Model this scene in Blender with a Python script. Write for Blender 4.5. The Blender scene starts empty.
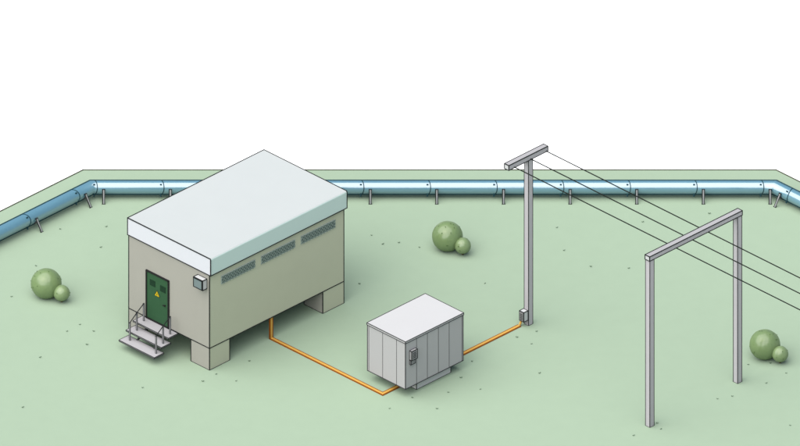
import bpy, math, random
from mathutils import Vector, Matrix, noise
random.seed(7)
S = bpy.context.scene
C = S.collection

# ------------------------------------------------------------------ frame
# 24 units of the drawing to the metre, seen 30 degrees from above
PX = 24.0
def P(u, v, z=0.0):
    """ground plan point (metres) for a spot in the drawing at height z"""
    return Vector(((u - 400) / PX, (223 - v - z * 20.7846) / 12.0, z))
R2 = math.sqrt(0.5)
AX = Vector((R2, R2, 0))      # long axis of the buildings
BX = Vector((R2, -R2, 0))     # short axis / direction of the wires

# ------------------------------------------------------------------ materials
def mat(name, col, rough=0.6, metal=0.0, var=0.05, scale=3.0, bump=0.0, spec=0.3, coat=0.0):
    m = bpy.data.materials.new(name); m.use_nodes = True
    nt = m.node_tree; n = nt.nodes; l = nt.links
    b = n['Principled BSDF']
    b.inputs['Roughness'].default_value = rough
    b.inputs['Metallic'].default_value = metal
    b.inputs['Specular IOR Level'].default_value = spec
    b.inputs['Coat Weight'].default_value = coat
    tc = n.new('ShaderNodeTexCoord')
    nz = n.new('ShaderNodeTexNoise'); nz.inputs['Scale'].default_value = scale
    nz.inputs['Detail'].default_value = 5; nz.inputs['Roughness'].default_value = 0.6
    l.new(tc.outputs['Object'], nz.inputs['Vector'])
    rp = n.new('ShaderNodeValToRGB')
    rp.color_ramp.elements[0].position = 0.3; rp.color_ramp.elements[1].position = 0.7
    rp.color_ramp.elements[0].color = tuple(c * (1 - var) for c in col) + (1,)
    rp.color_ramp.elements[1].color = tuple(min(1, c * (1 + var)) for c in col) + (1,)
    l.new(nz.outputs['Fac'], rp.inputs['Fac']); l.new(rp.outputs['Color'], b.inputs['Base Color'])
    if bump:
        n2 = n.new('ShaderNodeTexNoise'); n2.inputs['Scale'].default_value = scale * 6
        n2.inputs['Detail'].default_value = 3
        l.new(tc.outputs['Object'], n2.inputs['Vector'])
        bp = n.new('ShaderNodeBump'); bp.inputs['Strength'].default_value = bump
        bp.inputs['Distance'].default_value = 0.02
        l.new(n2.outputs['Fac'], bp.inputs['Height']); l.new(bp.outputs['Normal'], b.inputs['Normal'])
    return m

def lin(r, g, b, k=1.0):
    f = lambda c: (c / 255) / 12.92 if c / 255 <= .04045 else ((c / 255 + .055) / 1.055) ** 2.4
    return tuple(f(c) * k for c in (r, g, b))

K = 0.42     # the exposure of the picture: a surface of albedo K shows as white in full light
M = {}
M['lawn'] = mat('pale_lawn', lin(194, 218, 189, K), 0.9, var=0.012, scale=1.3, spec=0.05)
M['white_ground'] = mat('white_ground', (0.86, 0.86, 0.86), 0.9, var=0.005, spec=0.0)
M['edge'] = mat('dark_edging', lin(46, 50, 50, K), 0.7, var=0.1, spec=0.1)
M['soft_edge'] = mat('earth_edging', lin(112, 116, 100, K), 0.9, var=0.1, spec=0.05)
M['seam'] = mat('grey_seam', lin(84, 84, 86, K), 0.7, var=0.05, spec=0.1)
M['roof'] = mat('white_roof_paint', lin(232, 238, 236, K), 0.55, var=0.008, scale=.8, spec=0.15)
M['fascia'] = mat('white_fascia_lightened', lin(246, 248, 255, K * 1.14), 0.55, var=0.006, scale=.8, spec=0.15)  # brighter than the roof top, to offset shade on the upright faces
M['fascia_long'] = mat('fascia_lawn_bounce_tint', lin(228, 252, 245, K * 1.2), 0.55, var=0.006, scale=.8, spec=0.15)  # lawn bounce painted in as pale teal, lightened against shade on the long side
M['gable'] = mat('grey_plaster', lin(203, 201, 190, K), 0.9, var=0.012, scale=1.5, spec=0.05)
M['olive'] = mat('olive_plaster', lin(240, 244, 214, K), 0.9, var=0.012, scale=1.5, spec=0.05)
M['door'] = mat('green_door_paint', lin(66, 110, 76, K), 0.6, var=0.03, spec=0.1)
M['door_dark'] = mat('dark_green_louvre', lin(40, 74, 52, K), 0.7, var=0.03, spec=0.1)
M['yellow'] = mat('yellow_sign_paint', lin(246, 214, 40, K), 0.5, var=0.01, spec=0.1)
M['black'] = mat('black_paint', (0.012, 0.012, 0.012), 0.6, var=0.05, spec=0.1)
M['tread'] = mat('step_concrete', lin(214, 212, 215, K), 0.8, var=0.015, spec=0.1)
M['steel'] = mat('rail_steel', lin(205, 203, 206, K), 0.6, var=0.02, spec=0.15)
M['dark_steel'] = mat('dark_rail_steel', lin(95, 95, 97, K), 0.6, var=0.02, spec=0.15)
M['cab'] = mat('cabinet_grey_paint', lin(222, 221, 222, K), 0.6, var=0.008, scale=1, spec=0.1)
M['cab_top'] = mat('cabinet_top_paint', lin(238, 238, 238, K), 0.6, var=0.008, scale=1, spec=0.1)
M['pole'] = mat('pole_concrete', lin(232, 228, 232, K), 0.8, var=0.015, spec=0.08)
M['pole_top'] = mat('beam_top_toned_down', lin(206, 205, 207, K), 0.85, var=0.015, spec=0.05)  # greyer than the posts, painted to tone down light on the upper faces
M['white'] = mat('white_box_paint', lin(248, 250, 250, K), 0.5, var=0.005, spec=0.15)
M['bluegrey'] = mat('blue_grey_cover', lin(146, 164, 165, K), 0.5, var=0.01, spec=0.15)
M['plinth'] = mat('plinth_concrete', lin(252, 252, 250, K * 1.1), 0.8, var=0.01, spec=0.05)
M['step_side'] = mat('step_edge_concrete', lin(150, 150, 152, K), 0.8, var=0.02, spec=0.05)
M['meter'] = mat('meter_grey_cover', lin(170, 170, 172, K), 0.5, var=0.01, spec=0.15)
M['vent_dark'] = mat('vent_void', lin(84, 104, 102, K), 0.8, var=0.03, spec=0.05)
M['vent_bar'] = mat('vent_frame', lin(226, 240, 228, K), 0.7, var=0.02, spec=0.1)
M['vent_mesh'] = mat('vent_mesh_wire', lin(160, 180, 170, K), 0.7, var=0.02, spec=0.1)
M['orange'] = mat('orange_conduit', lin(255, 200, 100, K * 1.05), 0.6, var=0.015, spec=0.1)
M['orange_dark'] = mat('orange_conduit_flange', lin(176, 98, 20, K), 0.7, var=0.02, spec=0.1)
M['pipe'] = mat('blue_pipe_coating', lin(116, 174, 196, K), 0.35, var=0.02, scale=.7, spec=0.5, metal=0.0, coat=1.0)
for n_ in M['pipe'].node_tree.nodes:
    if n_.type == 'BSDF_PRINCIPLED': n_.inputs['Coat IOR'].default_value = 2.1; n_.inputs['Coat Roughness'].default_value = .07
M['pipe_line'] = mat('pipe_weld', lin(42, 82, 92, K), 0.6, var=0.05, spec=0.1)
M['support'] = mat('support_steel', lin(186, 190, 190, K), 0.6, var=0.05, spec=0.2)
M['leaf'] = mat('bush_green', lin(146, 174, 116, K), 0.9, var=0.05, scale=5, bump=0.3, spec=0.03)
M['leaf_small'] = mat('bush_green_pale', lin(156, 182, 128, K), 0.9, var=0.05, scale=6, bump=0.3, spec=0.03)
for k_ in ('leaf', 'leaf_small'):
    for n_ in M[k_].node_tree.nodes:
        if n_.type == 'BSDF_PRINCIPLED': n_.inputs['Coat Weight'].default_value = .55; n_.inputs['Coat IOR'].default_value = 1.75; n_.inputs['Coat Roughness'].default_value = .24
M['leaf_dark'] = mat('bush_leaf_dark', lin(112, 142, 88, K), 0.9, var=0.1, spec=0.03)
M['stem'] = mat('bush_stem', lin(110, 96, 70, K), 0.9, var=0.1, spec=0.03)
M['tuft'] = mat('grass_tuft', lin(118, 150, 118, K), 0.9, var=0.15, spec=0.03)
M['wire'] = mat('wire_black', lin(34, 42, 36, K), 0.7, var=0.05, spec=0.1)

# ------------------------------------------------------------------ mesh builder
EDGE = 1.0
class MB:
    def __init__(s):
        s.v = []; s.f = []; s.m = []; s.names = []; s.sm = []
    def mi(s, name):
        if name not in s.names: s.names.append(name)
        return s.names.index(name)
    def add(s, vs, fs, name, smooth=False):
        o = len(s.v); s.v += [Vector(v) for v in vs]
        k = s.mi(name)
        for f in fs:
            s.f.append(tuple(i + o for i in f)); s.m.append(k); s.sm.append(smooth)
    def box(s, a, b, name, edge=None, w=0.036, skip=(), faces=None):
        x0, y0, z0 = a; x1, y1, z1 = b
        vs = [(x, y, z) for z in (z0, z1) for y in (y0, y1) for x in (x0, x1)]
        fs = {'-z': (0, 2, 3, 1), '+z': (4, 5, 7, 6), '-y': (0, 1, 5, 4), '+y': (2, 6, 7, 3),
              '-x': (0, 4, 6, 2), '+x': (1, 3, 7, 5)}
        for k, f in fs.items():
            s.add(vs, [f], (faces or {}).get(k, name))
        if edge:
            E = {'b-y': (0, 1), 'b+y': (2, 3), 'b-x': (0, 2), 'b+x': (1, 3), 't-y': (4, 5), 't+y': (6, 7),
                 't-x': (4, 6), 't+x': (5, 7), 'v--': (0, 4), 'v+-': (1, 5), 'v-+': (2, 6), 'v++': (3, 7)}
            for k, (i, j) in E.items():
                if k not in skip: s.bar(vs[i], vs[j], w, edge)
    def bar(s, p, q, w, name, ext=True):
        if name in ('edge', 'seam', 'soft_edge'): w *= EDGE
        """square bar of width w from p to q"""
        p = Vector(p); q = Vector(q); d = (q - p).normalized()
        u = d.cross(Vector((0, 0, 1)) if abs(d.z) < .9 else Vector((1, 0, 0))).normalized(); t = d.cross(u)
        h = w / 2
        if ext: p = p - d * h * .96; q = q + d * h * .96
        vs = []
        for c in (p, q):
            for a, b in ((-1, -1), (1, -1), (1, 1), (-1, 1)): vs.append(c + u * a * h + t * b * h)
        s.add(vs, [(0, 1, 2, 3), (7, 6, 5, 4), (0, 4, 5, 1), (1, 5, 6, 2), (2, 6, 7, 3), (3, 7, 4, 0)], name)
    def tube(s, p, q, r, name, n=10, r2=None, cap=True):
        p = Vector(p); q = Vector(q); d = (q - p).normalized(); r2 = r if r2 is None else r2
        u = d.cross(Vector((0, 0, 1)) if abs(d.z) < .9 else Vector((1, 0, 0))).normalized(); t = d.cross(u)
        vs = []
        for c, rr in ((p, r), (q, r2)):
            for i in range(n):
                a = 2 * math.pi * i / n; vs.append(c + (u * math.cos(a) + t * math.sin(a)) * rr)
        s.add(vs, [(i, (i + 1) % n, n + (i + 1) % n, n + i) for i in range(n)], name, True)
        if cap: s.add(vs, [tuple(reversed(range(n))), tuple(range(n, 2 * n))], name)
    def prism(s, pts, d, name, side=None):
        """polygon pts pushed along d, keeping its real thickness"""
        n = len(pts); pts = [Vector(p) for p in pts]; d = Vector(d)
        vs = pts + [p + d for p in pts]
        s.add(vs, [tuple(range(n)), tuple(reversed(range(n, 2 * n)))], name)
        s.add(vs, [(i, (i + 1) % n, n + (i + 1) % n, n + i) for i in range(n)], side or name)
    def build(s, name, parent=None, loc=None, bevel=0, smooth_normals=True):
        me = bpy.data.meshes.new(name)
        me.from_pydata([tuple(v) for v in s.v], [], s.f)
        for k in s.names: me.materials.append(M[k])
        for p, k, sm in zip(me.polygons, s.m, s.sm): p.material_index = k; p.use_smooth = sm
        import bmesh
        bm = bmesh.new(); bm.from_mesh(me)
        bmesh.ops.remove_doubles(bm, verts=bm.verts, dist=1e-6) if False else None
        bmesh.ops.recalc_face_normals(bm, faces=bm.faces); bm.to_mesh(me); bm.free()
        o = bpy.data.objects.new(name, me); C.objects.link(o)
        if parent: o.parent = parent
        if loc is not None: o.location = loc
        return o

def tag(o, label=None, cat=None, group=None, kind=None):
    if label: o['label'] = label
    if cat: o['category'] = cat
    if group: o['group'] = group
    if kind: o['kind'] = kind
    return o
def thing(name, label, cat, loc, rz=0.0, group=None):
    o = bpy.data.objects.new(name, None); o.empty_display_size = .2; C.objects.link(o)
    o.location = loc; o.rotation_euler = (0, 0, rz)
    return tag(o, label, cat, group)
def copy_tree(o, parent=None):
    c = o.copy(); C.objects.link(c)
    if parent: c.parent = parent
    for ch in list(o.children): copy_tree(ch, c)
    return c
A45 = math.radians(45)

# ------------------------------------------------------------------ setting
g = MB(); g.add([(-300, -300, -.3), (300, -300, -.3), (300, 300, -.3), (-300, 300, -.3)], [(0, 1, 2, 3)], 'white_ground')
tag(g.build('ground'), kind='structure')
yb = P(0, 170).y; xl = P(83, 0).x; xr = P(776, 0).x
g = MB()
poly = [(xl, yb, 0), (xl - 60, yb - 60, 0), (xr + 60, yb - 60, 0), (xr, yb, 0)]
g.prism(poly, (0, 0, -.299), 'lawn')
tag(g.build('lawn'), kind='structure')
g = MB()
for p, q in ((poly[1], poly[0]), (poly[0], poly[3]), (poly[3], poly[2])): g.bar(p, q, 0.05, 'soft_edge')
tag(g.build('lawn_edge'), kind='structure')

# ------------------------------------------------------------------ pipeline
PR = 0.285; PZ = 0.455
yp = P(0, 187.3, PZ).y
cl = Vector((P(91.3, 0).x, yp, 0)); cr = Vector((P(775.2, 0).x, yp, 0))
path = [cl - AX * 14, cl, cr, cr + BX * 14]
def path_pt(leg, s): # leg 0: metres before the left bend, 1: from left bend, 2: after right bend
    return cl - AX * s if leg == 0 else cl + Vector((s, 0, 0)) if leg == 1 else cr + BX * s
def sweep(mb, pts, prof, name, smooth=True, close=True, cap=True):
    """sweep a profile of (across, up) points along a level polyline with mitred corners"""
    n = len(prof); rings = []
    for i, p in enumerate(pts):
        d0 = (pts[i] - pts[i - 1]).normalized() if i else (pts[1] - pts[0]).normalized()
        d1 = (pts[i + 1] - pts[i]).normalized() if i + 1 < len(pts) else d0
        n0 = Vector((d0.y, -d0.x, 0)); n1 = Vector((d1.y, -d1.x, 0))
        m = (n0 + n1).normalized(); m = m / m.dot(n0)
        rings.append([p + m * a + Vector((0, 0, b)) for a, b in prof])
    vs = [v for r in rings for v in r]; fs = []
    for k in range(len(pts) - 1):
        for i in range(n if close else n - 1):
            j = (i + 1) % n; fs.append((k * n + i, k * n + j, (k + 1) * n + j, (k + 1) * n + i))
    mb.add(vs, fs, name, smooth)
    if cap: mb.add(vs, [tuple(range(n)), tuple(range((len(pts) - 1) * n, len(pts) * n))], name)
def arc(r, a0, a1, n, cx=0, cz=0):
    return [(cx + r * math.cos(math.radians(a0 + (a1 - a0) * i / n)), cz + r * math.sin(math.radians(a0 + (a1 - a0) * i / n))) for i in range(n + (0 if abs(a1 - a0) == 360 else 1))]
pipe = thing('pipeline', 'long glossy blue pipeline running along the back of the lawn and bending at both ends', 'pipeline', (0, yp, 0))
inv = Vector((0, -yp, 0))
sup1 = [P(u, 0).x - cl.x for u in (103.5, 170.2, 370.2, 436.6, 503.4, 570, 636.6, 703.2, 770)]
sup1_all = [P(103.5 + 66.65 * i, 0).x - cl.x for i in range(11)]
OFF = 7.6 / PX
def tolen(u): return (91.3 - u) / 16.97
sup0 = [tolen(80.2), tolen(31.2)]
sup2 = [(785.3 - 775.2) / 16.97]
joints = [(0, s + .36) for s in (sup0[1], sup0[0])] + [(1, s - OFF) for s in sup1_all] + [(2, sup2[0] + .36)]
stops = [(0, 14.0)] + joints + [(2, 14.0)]
# each length of pipe between two joints is a mesh of its own
for (l0, s0), (l1, s1) in zip(stops[:-1], stops[1:]):
    pts = [path_pt(l0, s0)]
    if l0 == 0 and l1 == 1: pts.append(cl)
    if l0 == 1 and l1 == 2: pts.append(cr)
    pts.append(path_pt(l1, s1))
    mb = MB()
    sweep(mb, [p + inv for p in pts], arc(PR, 0, 360, 64, 0, PZ), 'pipe')
    # the two weld lines that run along every length
    for a in (118, -52): sweep(mb, [p + inv for p in pts], arc(.038, 0, 360, 8, PR * math.cos(math.radians(a)), PZ + PR * math.sin(math.radians(a))), 'pipe_line')
    mb.build('pipe_section', pipe)
for leg, s in joints:
    c = path_pt(leg, s) + inv
    d = (AX, Vector((1, 0, 0)), BX)[leg]; nrm = Vector((d.y, -d.x, 0))
    mb = MB()
    ring = []
    for i in range(48):       # the weld bows along the pipe towards the front
        t = 2 * math.pi * i / 48; rad = nrm * math.cos(t) + Vector((0, 0, math.sin(t)))
        ring.append([c + d * (.12 * math.cos(t - .5) - .06 + e_) + rad * (PR + f_) + Vector((0, 0, PZ)) for e_, f_ in ((-.018, -.01), (-.018, .012), (.018, .012), (.018, -.01))])
    mb.add([v for q in ring for v in q], [(i * 4 + k, i * 4 + (k + 1) % 4, ((i + 1) % 48) * 4 + (k + 1) % 4, ((i + 1) % 48) * 4 + k) for i in range(48) for k in range(4)], 'pipe_line')
    jt = mb.build('pipe_joint', pipe)
    for a in (52, -52):
        lg = MB()
        q = c + nrm * math.cos(math.radians(a)) * (PR + .02) + Vector((0, 0, PZ + math.sin(math.radians(a)) * (PR + .02)))
        rad = nrm * math.cos(math.radians(a)) + Vector((0, 0, math.sin(math.radians(a))))
        lg.tube(q - d * .11, q - d * .028, .03 if a > 0 else .038, 'pipe_line', 8)
        if a < 0: lg.tube(q - d * .08, q - d * .08 + rad * .09, .03, 'pipe_line', 8)
        lg.build('joint_bolt', jt)

def support_mesh():
    """a pair of slim rods leaning on the pipe, one on each side, joined by a cradle under it"""
    parts = []
    for side in (-1, 1):
        mb = MB()
        top = Vector((0, side * (PR + .034) * math.cos(math.radians(12)), PZ + (PR + .034) * math.sin(math.radians(12))))
        foot = Vector((0, side * (PR + .34), 0.012))
        for x, k, r in ((-.036, 'edge', .02), (.01, 'support', .028), (.05, 'seam', .014)):
            mb.tube(foot + Vector((x, 0, 0)), top + Vector((x, 0, 0)), r, k, 8)
        mb.tube(top + Vector((-.06, 0, .0)), top + Vector((.07, 0, .0)), .028, 'edge', 8)
        mb.box(foot + Vector((-.07, -.025, -.012)), foot + Vector((.08, .025, .004)), 'edge')
        parts.append(('leg', mb))
    mb = MB()
    pr = arc(PR + .012, 200, 340, 16, 0, PZ); po = arc(PR + .04, 340, 200, 16, 0, PZ)
    prof = [(b, c) for b, c in pr + po]
    n = len(prof)
    vs = [(-.03, a, b) for a, b in prof] + [(.03, a, b) for a, b in prof]
    mb.add(vs, [(i, (i + 1) % n, n + (i + 1) % n, n + i) for i in range(n)], 'dark_steel')
    h = n // 2
    mb.add(vs, [(i, i + 1, n - 2 - i, n - 1 - i) for i in range(h - 1)] + [(n + i, n + i + 1, 2 * n - 2 - i, 2 * n - 1 - i) for i in range(h - 1)], 'dark_steel')
    for side in (-1, 1):
        a = math.radians(-20); mb.bar((0, side * (PR + .02) * math.cos(a), PZ + (PR + .02) * math.sin(a)), (0, side * (PR + .1), PZ - .12), .04, 'dark_steel')
    parts.append(('cradle', mb))
    return parts
first = None
rows = [(1, s, 0, 'slim twin-rod support propping the straight back run of the blue pipe', 'supports of the straight back run of pipe') for s in sup1]
rows += [(0, s, A45, None, 'supports of the slanting left run of pipe') for s in sup0]
rows += [(2, s, -A45, 'slim twin-rod support under the slanting pipe at the right edge, past the right bend', None) for s in sup2]
for leg, s, rz, lab, grp in rows:
    if lab is None:
        lab = 'slim twin-rod support of the slanting left pipe, %s' % ('just left of the bend' if s == sup0[0] else 'nearest the left edge')
    if first is None:
        first = thing('pipe_support', lab, 'support', (0, 0, 0))
        for nm, mb in support_mesh(): mb.build(nm, first)
        o = first
    else: o = copy_tree(first)
    o.location = path_pt(leg, s); o.rotation_euler = (0, 0, rz)
    o['label'] = lab
    if grp: o['group'] = grp
    elif 'group' in o: del o['group']

# ------------------------------------------------------------------ substation building
F = P(209.5, 370.3)
L, W = 7.914, 4.755
ctr = F + AX * (L / 2) - BX * (W / 2)
bld = thing('substation_building', 'raised grey and olive substation building with a thick white roof on four square piers', 'building', ctr, A45)
off = Vector((-L / 2, -W / 2, 0))
def bb(x0, y0, z0, x1, y1, z1): return off + Vector((x0, y0, z0)), off + Vector((x1, y1, z1))
ZB, ZT = 1.055, 4.588
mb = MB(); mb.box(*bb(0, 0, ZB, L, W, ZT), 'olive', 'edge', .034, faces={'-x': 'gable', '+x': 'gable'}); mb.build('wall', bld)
for x in (0, L - 1.24):
    for y in (0, W - 1.09):
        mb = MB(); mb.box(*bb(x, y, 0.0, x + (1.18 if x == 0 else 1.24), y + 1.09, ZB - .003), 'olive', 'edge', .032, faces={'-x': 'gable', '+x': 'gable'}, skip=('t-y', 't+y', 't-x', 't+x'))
        mb.build('pier', bld)
# roof slab with a softened long edge
mb = MB()
x0, x1, y0, y1, z0, z1 = -.035, L + .085, -.1, W + .035, ZT + .003, ZT + .805
b = .07
prof = [(y0, z0)] + [(y0 + b - b * math.cos(t), z1 - b + b * math.sin(t)) for t in [math.pi / 2 * i / 6 for i in range(7)]] + [(y1, z1), (y1, z0)]
vs = [off + Vector((x, y, z)) for x in (x0, x1) for y, z in prof]; n = len(prof)
mb.add(vs, [tuple(range(n)), tuple(range(n, 2 * n))], 'fascia')
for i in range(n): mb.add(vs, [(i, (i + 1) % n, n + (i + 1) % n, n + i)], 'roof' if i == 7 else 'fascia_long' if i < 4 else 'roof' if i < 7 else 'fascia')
o_ = lambda x, y, z: off + Vector((x, y, z))
for p, q in [((x0, y0, z0), (x1, y0, z0)), ((x0, y0, z0), (x0, y1, z0)), ((x0, y1, z0), (x1, y1, z0)), ((x1, y0, z0), (x1, y1, z0)),
             ((x0, y0, z0), (x0, y0, z1 - .04)), ((x0, y1, z0), (x0, y1, z1)), ((x1, y0, z0), (x1, y0, z1 - .04)), ((x1, y1, z0), (x1, y1, z1)),
             ((x0, y0 + .02, z1), (x0, y1, z1)), ((x0, y1, z1), (x1, y1, z1)), ((x1, y0 + .02, z1), (x1, y1, z1))]:
    mb.bar(o_(*p), o_(*q), .036, 'edge')
mb.build('roof', bld)
# door in the gable
dy0, dy1, dz0, dz1 = 2.387, 3.683, ZB + .02, ZB + 2.27
mb = MB(); mb.box(*bb(-.03, dy0, dz0, -.001, dy1, dz1), 'door')
for p, q in [((-.03, dy0, dz0), (-.03, dy0, dz1)), ((-.03, dy1, dz0), (-.03, dy1, dz1)), ((-.03, dy0, dz1), (-.03, dy1, dz1)), ((-.03, dy0, dz0), (-.03, dy1, dz0))]:
    mb.bar(o_(*p), o_(*q), .062, 'black')
door = mb.build('door', bld)
for yc, zc in ((dy1 - .36, dz1 - .47), (dy0 + .33, dz1 - .52)):
    mb = MB(); mb.box(*bb(-.042, yc - .16, zc - .14, -.028, yc + .16, zc + .14), 'door_dark')
    for k in range(5):
        z = zc - .11 + k * .055; mb.box(*bb(-.05, yc - .15, z - .008, -.041, yc + .15, z + .008), 'door_dark')
    mb.build('louvre', door)
yc, zc = dy0 + .665, dz1 - .91
mb = MB(); X = -.046
tri = lambda r, dx: [o_(dx, yc + r * math.cos(a), zc + r * math.sin(a)) for a in [math.radians(90 + 120 * i) for i in range(3)]]
mb.prism(tri(.195, -.031), (-.006, 0, 0), 'black'); mb.prism(tri(.155, -.0372), (-.006, 0, 0), 'yellow')
bolt = [(.03, .105), (-.045, -.01), (-.005, -.01), (-.03, -.085), (.05, .025), (.008, .025)]
mb.prism([o_(-.0435, yc - a * .78, zc + b_ * .78) for a, b_ in bolt], (-.004, 0, 0), 'black')
tag(mb.build('warning_sign', door), 'yellow triangular danger sign with a dark bolt')
mb = MB(); mb.tube(o_(-.03, dy0 + .20, dz0 + 1.0), o_(-.09, dy0 + .20, dz0 + 1.0), .03, 'black'); mb.box(*bb(-.1, dy0 + .16, dz0 + .975, -.075, dy0 + .28, dz0 + 1.025), 'black'); mb.build('handle', door)
# box beside the roof corner
mb = MB(); 
yb0, yb1, zb0, zb1 = .147, .677, 3.88, 4.335
mb.box(*bb(-.262, yb0, zb0, -.002, yb1, zb1), 'white', 'edge', .032); wb = mb.build('wall_box', bld)
mb = MB(); mb.box(*bb(-.285, yb0 + .02, zb0 + .02, -.263, yb1 - .02, zb1 - .02), 'bluegrey', 'edge', .03); mb.build('cover', wb)
# three ventilation grilles
for xa, xb in ((.672, 2.652), (3.023, 5.003), (5.368, 7.372)):
    za, zb = 3.88, 4.255
    mb = MB(); mb.box(*bb(xa, -.022, za, xb, -.001, zb), 'vent_dark')
    for p, q in [((xa, -.02, za), (xb, -.02, za)), ((xa, -.02, zb), (xb, -.02, zb)), ((xa, -.02, za), (xa, -.02, zb)), ((xb, -.02, za), (xb, -.02, zb))]:
        mb.bar(o_(*p), o_(*q), .03, 'vent_bar')
    gr = mb.build('vent_grille', bld)
    mb = MB(); st = .17; H = zb - za
    k = -H
    while k < xb - xa:
        for sgn in (1, -1):
            t0 = max(0, -k); t1 = min(H, (xb - xa) - k)
            if t1 - t0 > .03:
                y = -.027 if sgn > 0 else -.0335
                zz = (lambda t: za + t) if sgn > 0 else (lambda t: zb - t)
                mb.bar(o_(xa + k + t0, y, zz(t0)), o_(xa + k + t1, y, zz(t1)), .042 if sgn > 0 else .0422, 'vent_mesh', ext=False)
        k += st
    mb.build('lattice', gr)

# ------------------------------------------------------------------ steps
st = thing('entrance_steps', 'three floating concrete steps with thin handrails below the green door', 'steps', F - BX * 2.896 - AX * .6, A45)
so = Vector((.6, -2.896, 0))
def s_(x, y, z): return so + Vector((x, y, z))
TY0, TY1 = 1.856, 3.936
treads = [(-.012, 1.02), (-.424, .735), (-.837, .42)]
for xb_, z in treads:
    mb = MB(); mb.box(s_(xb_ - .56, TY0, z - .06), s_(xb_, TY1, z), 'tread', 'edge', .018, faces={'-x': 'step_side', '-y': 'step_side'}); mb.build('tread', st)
for y in (2.4, 3.4):
    mb = MB(); mb.bar(s_(-.05, y, .92), s_(-1.0, y, .31), .07, 'dark_steel', ext=False); mb.build('stringer', st)
    mb = MB(); mb.bar(s_(-.92, y, 0), s_(-.92, y, .34), .06, 'dark_steel', ext=False); mb.build('leg', st)
for y in (2.05, 3.6):
    tops = []
    for xb_, z in treads:
        p = s_(xb_ - .26, y, z); q = p + Vector((0, 0, .84)); tops.append(q)
        mb = MB()
        mb.box(p + Vector((-.024, -.024, 0)), q + Vector((.024, .024, 0)), 'steel', 'edge', .012); mb.build('rail_post', st)
    mb = MB()
    for a, c in zip(tops[:-1], tops[1:]): mb.tube(a, c, .02, 'edge', 8)
    mb.build('handrail', st)

# ------------------------------------------------------------------ kiosk cabinet
CF = P(405.4, 398.55); CL, CW = 3.4, 2.233
cab = thing('electrical_cabinet', 'large pale grey panelled kiosk cabinet standing on a low plinth in the lawn', 'cabinet', CF + AX * (CL / 2) - BX * (CW / 2), A45)
co = Vector((-CL / 2, -CW / 2, 0))
def cb(x0, y0, z0, x1, y1, z1): return co + Vector((x0, y0, z0)), co + Vector((x1, y1, z1))
ch, ct = .445, 2.735
mb = MB(); mb.box(*cb(.854, .2, 0, 2.865, CW - .2, ch - .003), 'plinth', 'edge', .026, skip=('t-y', 't+y', 't-x', 't+x')); mb.build('plinth', cab)
mb = MB(); mb.box(*cb(0, 0, ch, CL, CW, ct - .093), 'cab', 'seam', .03)
c_ = lambda x, y, z: co + Vector((x, y, z))
for x in (.654, 1.29, 1.94, 2.575, 3.33): mb.bar(c_(x, -.001, ch), c_(x, -.001, ct - .1), .016, 'seam', ext=False)
for y in (.519, 1.338, 2.15): mb.bar(c_(-.001, y, ch), c_(-.001, y, ct - .1), .016, 'seam', ext=False)
mb.build('body', cab)
mb = MB(); mb.box(*cb(-.018, -.018, ct - .09, CL + .018, CW + .018, ct), 'cab_top', 'seam', .026); mb.build('top_panel', cab)
mb = MB(); mb.box(*cb(.24, -.13, 1.77, .58, -.001, 2.2), 'cab', 'edge', .026); mbx = mb.build('meter_box', cab)
mb = MB(); mb.box(*cb(.27, -.142, 1.8, .55, -.131, 2.17), 'meter')
for k in range(4): mb.box(*cb(.31, -.15, 1.86 + k * .075, .51, -.141, 1.885 + k * .075), 'edge')
mb.build('louvre', mbx)
mb = MB(); mb.box(*cb(.24, -.09, 1.55, .5, -.001, 1.745), 'meter', 'edge', .022); mb.build('lock_box', cab)

# ------------------------------------------------------------------ poles
def post(mb, o, x, y, z0, z1, w=.25): mb.box(o + Vector((x, y, z0)), o + Vector((x + w, y + w, z1)), 'pole', 'edge', .024)
TF = P(528.5, 325.9)
tp = thing('utility_pole', 'tall square T-shaped concrete power pole with one crossarm behind the cabinet', 'pole', TF + AX * .125 - BX * .125, A45)
to = Vector((-.125, -.125, 0))
mb = MB(); post(mb, to, 0, 0, 0, 7.957); mb.build('post', tp)
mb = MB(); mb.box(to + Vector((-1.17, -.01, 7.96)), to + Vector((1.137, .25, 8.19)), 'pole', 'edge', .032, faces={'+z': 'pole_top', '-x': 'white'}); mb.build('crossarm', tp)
mb = MB(); mb.box(to + Vector((-.25, .03, .27)), to + Vector((-.002, .28, .72)), 'white', 'edge', .028); jb = mb.build('junction_box', tp)
mb = MB(); mb.box(to + Vector((-.275, .05, .3)), to + Vector((-.251, .26, .69)), 'meter')
for k in range(4): mb.box(to + Vector((-.284, .08, .35 + k * .08)), to + Vector((-.274, .23, .375 + k * .08)), 'edge')
mb.build('louvre', jb)
GF = P(649.8, 427.7)
gp = thing('portal_frame', 'tall goalpost-shaped concrete frame of two posts and a top beam under the wires', 'frame', GF + AX * 2.71 - BX * .125, A45)
go = Vector((-2.71, -.125, 0))
for x in (0, 5.172):
    mb = MB(); post(mb, go, x, 0, 0, 8.017); mb.build('post', gp)
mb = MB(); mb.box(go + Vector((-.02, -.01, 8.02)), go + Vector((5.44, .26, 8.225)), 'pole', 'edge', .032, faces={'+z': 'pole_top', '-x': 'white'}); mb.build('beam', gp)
for sx, lab in ((1.037, 'thin black overhead wire from the far end of the crossarm, uppermost of three'),
                (.118, 'thin black overhead wire from the middle of the crossarm, between two others'),
                (-.843, 'thin black overhead wire from the near end of the crossarm, lowest of three')):
    a = TF + AX * sx + Vector((0, 0, 7.99)) - BX * .004
    mb = MB(); mb.tube((0, 0, 0), BX * 30, .024, 'wire', 8)
    tag(mb.build('overhead_wire', loc=a), lab, 'wire', 'overhead wires')

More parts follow.
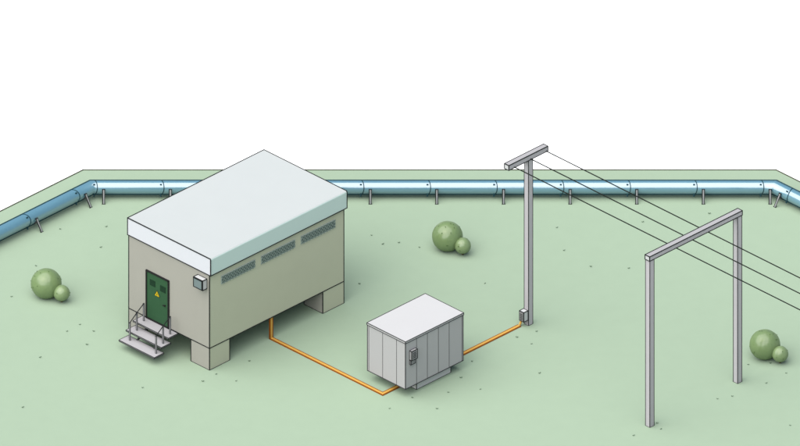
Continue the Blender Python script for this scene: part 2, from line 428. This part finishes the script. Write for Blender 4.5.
# ------------------------------------------------------------------ orange conduits
def strip(mb, pts):
    sweep(mb, pts, [(-.105, -.048), (.105, -.048), (.105, -.016), (-.105, -.016)], 'orange_dark', False)
    sweep(mb, pts, [(-.052, -.046), (.052, -.046), (.052, -.008), (-.052, -.008)], 'orange', False)
zc_ = .05
c1 = F + AX * 3.69 + BX * .0 + Vector((0, 0, zc_)); c1.z = zc_
c2 = P(382, 393.6, zc_)
t_ = (c2 - c1).dot(BX); c2 = c1 + BX * t_
end1 = CF + AX * .84; lx = (CF - c2)
q1 = c2 + AX * ((CF + AX * .849 - c2).dot(AX)); q2 = c2 + AX * ((CF + AX * 2.87 - c2).dot(AX)); q3 = c2 + AX * ((TF - c2).dot(AX) - .27)
base = Vector((c1.x, c1.y, 0))
mb = MB(); strip(mb, [p - base for p in (c1 - BX * .075, c2, q1)])
zt = ZB - .003
# the riser under the wall
def riser(w, d0, d1, name, top):
    h = w / 2; pts = []
    for z in (.004, top):
        for a, d in ((-h, d0), (h, d0), (h, d1), (-h, d1)):
            pts.append(AX * a + BX * d + Vector((0, 0, z)))
    mb.add(pts, [(3, 2, 1, 0), (4, 5, 6, 7), (0, 1, 5, 4), (1, 2, 6, 5), (2, 3, 7, 6), (3, 0, 4, 7)], name)
riser(.21, -.08, -.036, 'orange_dark', zt); riser(.098, -.078, -.028, 'orange', zt - .002)
tag(mb.build('orange_conduit', loc=base), 'long orange conduit bent from under the olive wall to the near side of the cabinet', 'conduit')
base = Vector((q2.x, q2.y, 0))
mb = MB(); strip(mb, [q2 - base, q3 - base])
mb.tube(q3 - base + AX * .02, q3 - base + AX * .17 + Vector((0, 0, .24)), .05, 'orange', 10)
tag(mb.build('orange_conduit', loc=base), 'short straight orange conduit from the cabinet to the foot of the T-shaped pole', 'conduit')

# ------------------------------------------------------------------ bushes
def bush(name, u, v, z, r, lab, key, seed, lift=0.0):
    import bmesh
    p = P(u, v, z)
    root = thing(name, lab, 'bush', (p.x, p.y, 0))
    bm = bmesh.new(); bmesh.ops.create_icosphere(bm, subdivisions=5, radius=1)
    sd = Vector((seed * 7.3, seed * 3.1, seed))
    mb = MB()
    for vv in bm.verts:
        n = vv.co.normalized()
        d = 1 + .014 * noise.noise(n * 2.2 + sd) + .008 * noise.noise(n * 9 + sd)
        q = n * r * d; q.z = max(q.z + z, 0.01) ; vv.co = q
    mb.add([vv.co.copy() for vv in bm.verts], [tuple(x.index for x in f.verts) for f in bm.faces], key, True)
    bm.free()
    # darker leaf sprigs scattered over the crown
    rnd = random.Random(seed); lf = mb
    for k in range(18 if r > .5 else 8):
        zz = rnd.uniform(-.35, .98); a = rnd.uniform(0, 2 * math.pi); rr = math.sqrt(1 - zz * zz)
        n = Vector((rr * math.cos(a), rr * math.sin(a), zz)); t = n.orthogonal().normalized(); t.rotate(Matrix.Rotation(rnd.uniform(0, 6.28), 3, n)); s = n.cross(t)
        c = n * r * 1.004 + Vector((0, 0, z))
        if c.z < .05: continue
        for ang in (-.6, .5):
            d = t * math.cos(ang) + s * math.sin(ang); w = n.cross(d)
            h = rnd.uniform(.03, .05) * (1 if r > .5 else .8)
            lf.prism([c, c + d * h * .5 + w * .018 + n * .012, c + d * h + n * .016, c + d * h * .5 - w * .018 + n * .012], n * .006, 'leaf_dark')
    mb.build('crown', root)
    mb = MB(); mb.tube((0, 0, -.0), (0, 0, .2), .05, 'stem', 8, .04); mb.build('stem', root)
bl = [(46.3, 283.6, 'beside the left edge of the picture'), (447.4, 236.3, 'between the building and the T-shaped pole'), (764.8, 344.6, 'right of the goalpost-shaped frame')]
for i, (u, v, w) in enumerate(bl):
    bush('round_bush', u, v, .6, .645, 'large round clipped green bush %s' % w, 'leaf', i + 1)
    bush('round_bush', u + 15.3, v + 9.4, .42, .345, 'small round bush hugging the large bush %s' % w, 'leaf_small', i + 11)

# ------------------------------------------------------------------ grass tufts
TUFTS = [(60.2, 228.7), (106.3, 226.3), (100.9, 247), (36, 265.5), (11.6, 296.3), (67.1, 330.9), (80, 324.2), (93.7, 330.9), (87, 344.2), (40.2, 357.1), (23, 407),
 (142.7, 387.4), (202.9, 381), (216.2, 373.8), (236.3, 380.6), (249.3, 360.8), (371.6, 234.9), (382.9, 243.8), (399, 242.3), (419.4, 247), (359.5, 283.5), (485, 283),
 (531.6, 343.5), (472, 361), (461, 377.4), (539.6, 372.8), (480.4, 388.9), (448.2, 392), (412.3, 397.2), (389.6, 408.1), (437, 408.4), (517, 337), (536.6, 331),
 (557, 227.2), (564.2, 250.1), (590.8, 266.2), (628.8, 267.9), (642.8, 221.6), (748.3, 364.2), (770.5, 362.9), (786.3, 372.7), (766.3, 382.8), (732.2, 395.9), (717.5, 398.5),
 (657.3, 422.8), (660.9, 428.7), (633.7, 435.2), (790.2, 425.1), (709.4, 213.2)]
def tuft(rnd):
    mb = MB()
    for k in range(4):
        a = rnd.uniform(-.5, .5) + (0 if k % 2 else math.pi); d = Vector((math.cos(a), math.sin(a), 0)); h = rnd.uniform(.05, .085); w = .014
        s = Vector((-d.y, d.x, 0)) * w; z = Vector((0, 0, 1))
        p0 = d * .004; p1 = d * .03 + z * h; p2 = d * .075 + z * h * .7
        mb.prism([p0 - s, p0 + s, p1 + s * .9, p2, p1 - s * .9], z * .012, 'tuft')
    return mb
rnd = random.Random(3); kinds = []
for i, (u, v) in enumerate(TUFTS):
    lab = 'tiny dark grass tuft sprouting from the pale green lawn'
    if i < 4:
        o = tuft(rnd).build('grass_tuft'); tag(o, lab, 'grass', 'grass tufts scattered on the lawn'); kinds.append(o)
    else:
        o = kinds[i % 4].copy(); C.objects.link(o)
    o.location = P(u, v + .8); o.rotation_euler = (0, 0, rnd.uniform(-.4, .4)); k = rnd.uniform(.58, .8); o.scale = (k, k, k)

# ------------------------------------------------------------------ light, sky, camera
EL, AZ = math.radians(60), math.radians(46)
to_sun = Vector((-math.sin(AZ) * math.cos(EL), -math.cos(AZ) * math.cos(EL), math.sin(EL)))
sd = bpy.data.lights.new('sun', 'SUN'); sd.energy = 2.4; sd.angle = math.radians(98); sd.color = (1.0, .985, .955)
so_ = bpy.data.objects.new('sun', sd); C.objects.link(so_); so_.rotation_euler = to_sun.to_track_quat('Z', 'Y').to_euler(); so_.location = to_sun * 40
w = bpy.data.worlds.new('World'); S.world = w; w.use_nodes = True
nt = w.node_tree; bg = nt.nodes['Background']
sk = nt.nodes.new('ShaderNodeTexSky'); sk.sky_type = 'NISHITA'; sk.sun_disc = False
sk.sun_elevation = EL; sk.sun_rotation = math.pi + AZ; sk.air_density = 1.0; sk.dust_density = 3.0; sk.ozone_density = 1.0
nt.links.new(sk.outputs['Color'], bg.inputs['Color']); bg.inputs['Strength'].default_value = 0.05

cam = bpy.data.cameras.new('camera'); cam.type = 'ORTHO'; cam.ortho_scale = 800 / PX; cam.clip_end = 1000; cam.clip_start = .1
co_ = bpy.data.objects.new('camera', cam); C.objects.link(co_)
D = 90; e = math.radians(30)
co_.location = (0, -D * math.cos(e), D * math.sin(e)); co_.rotation_euler = (math.radians(60), 0, 0)
S.camera = co_
S.view_settings.view_transform = 'Standard'; S.view_settings.look = 'None'
S.view_settings.exposure = 1.43; S.view_settings.gamma = 1.0; S.view_settings.use_curve_mapping = False
S.cycles.use_denoising = True
S.cycles.max_bounces = 6
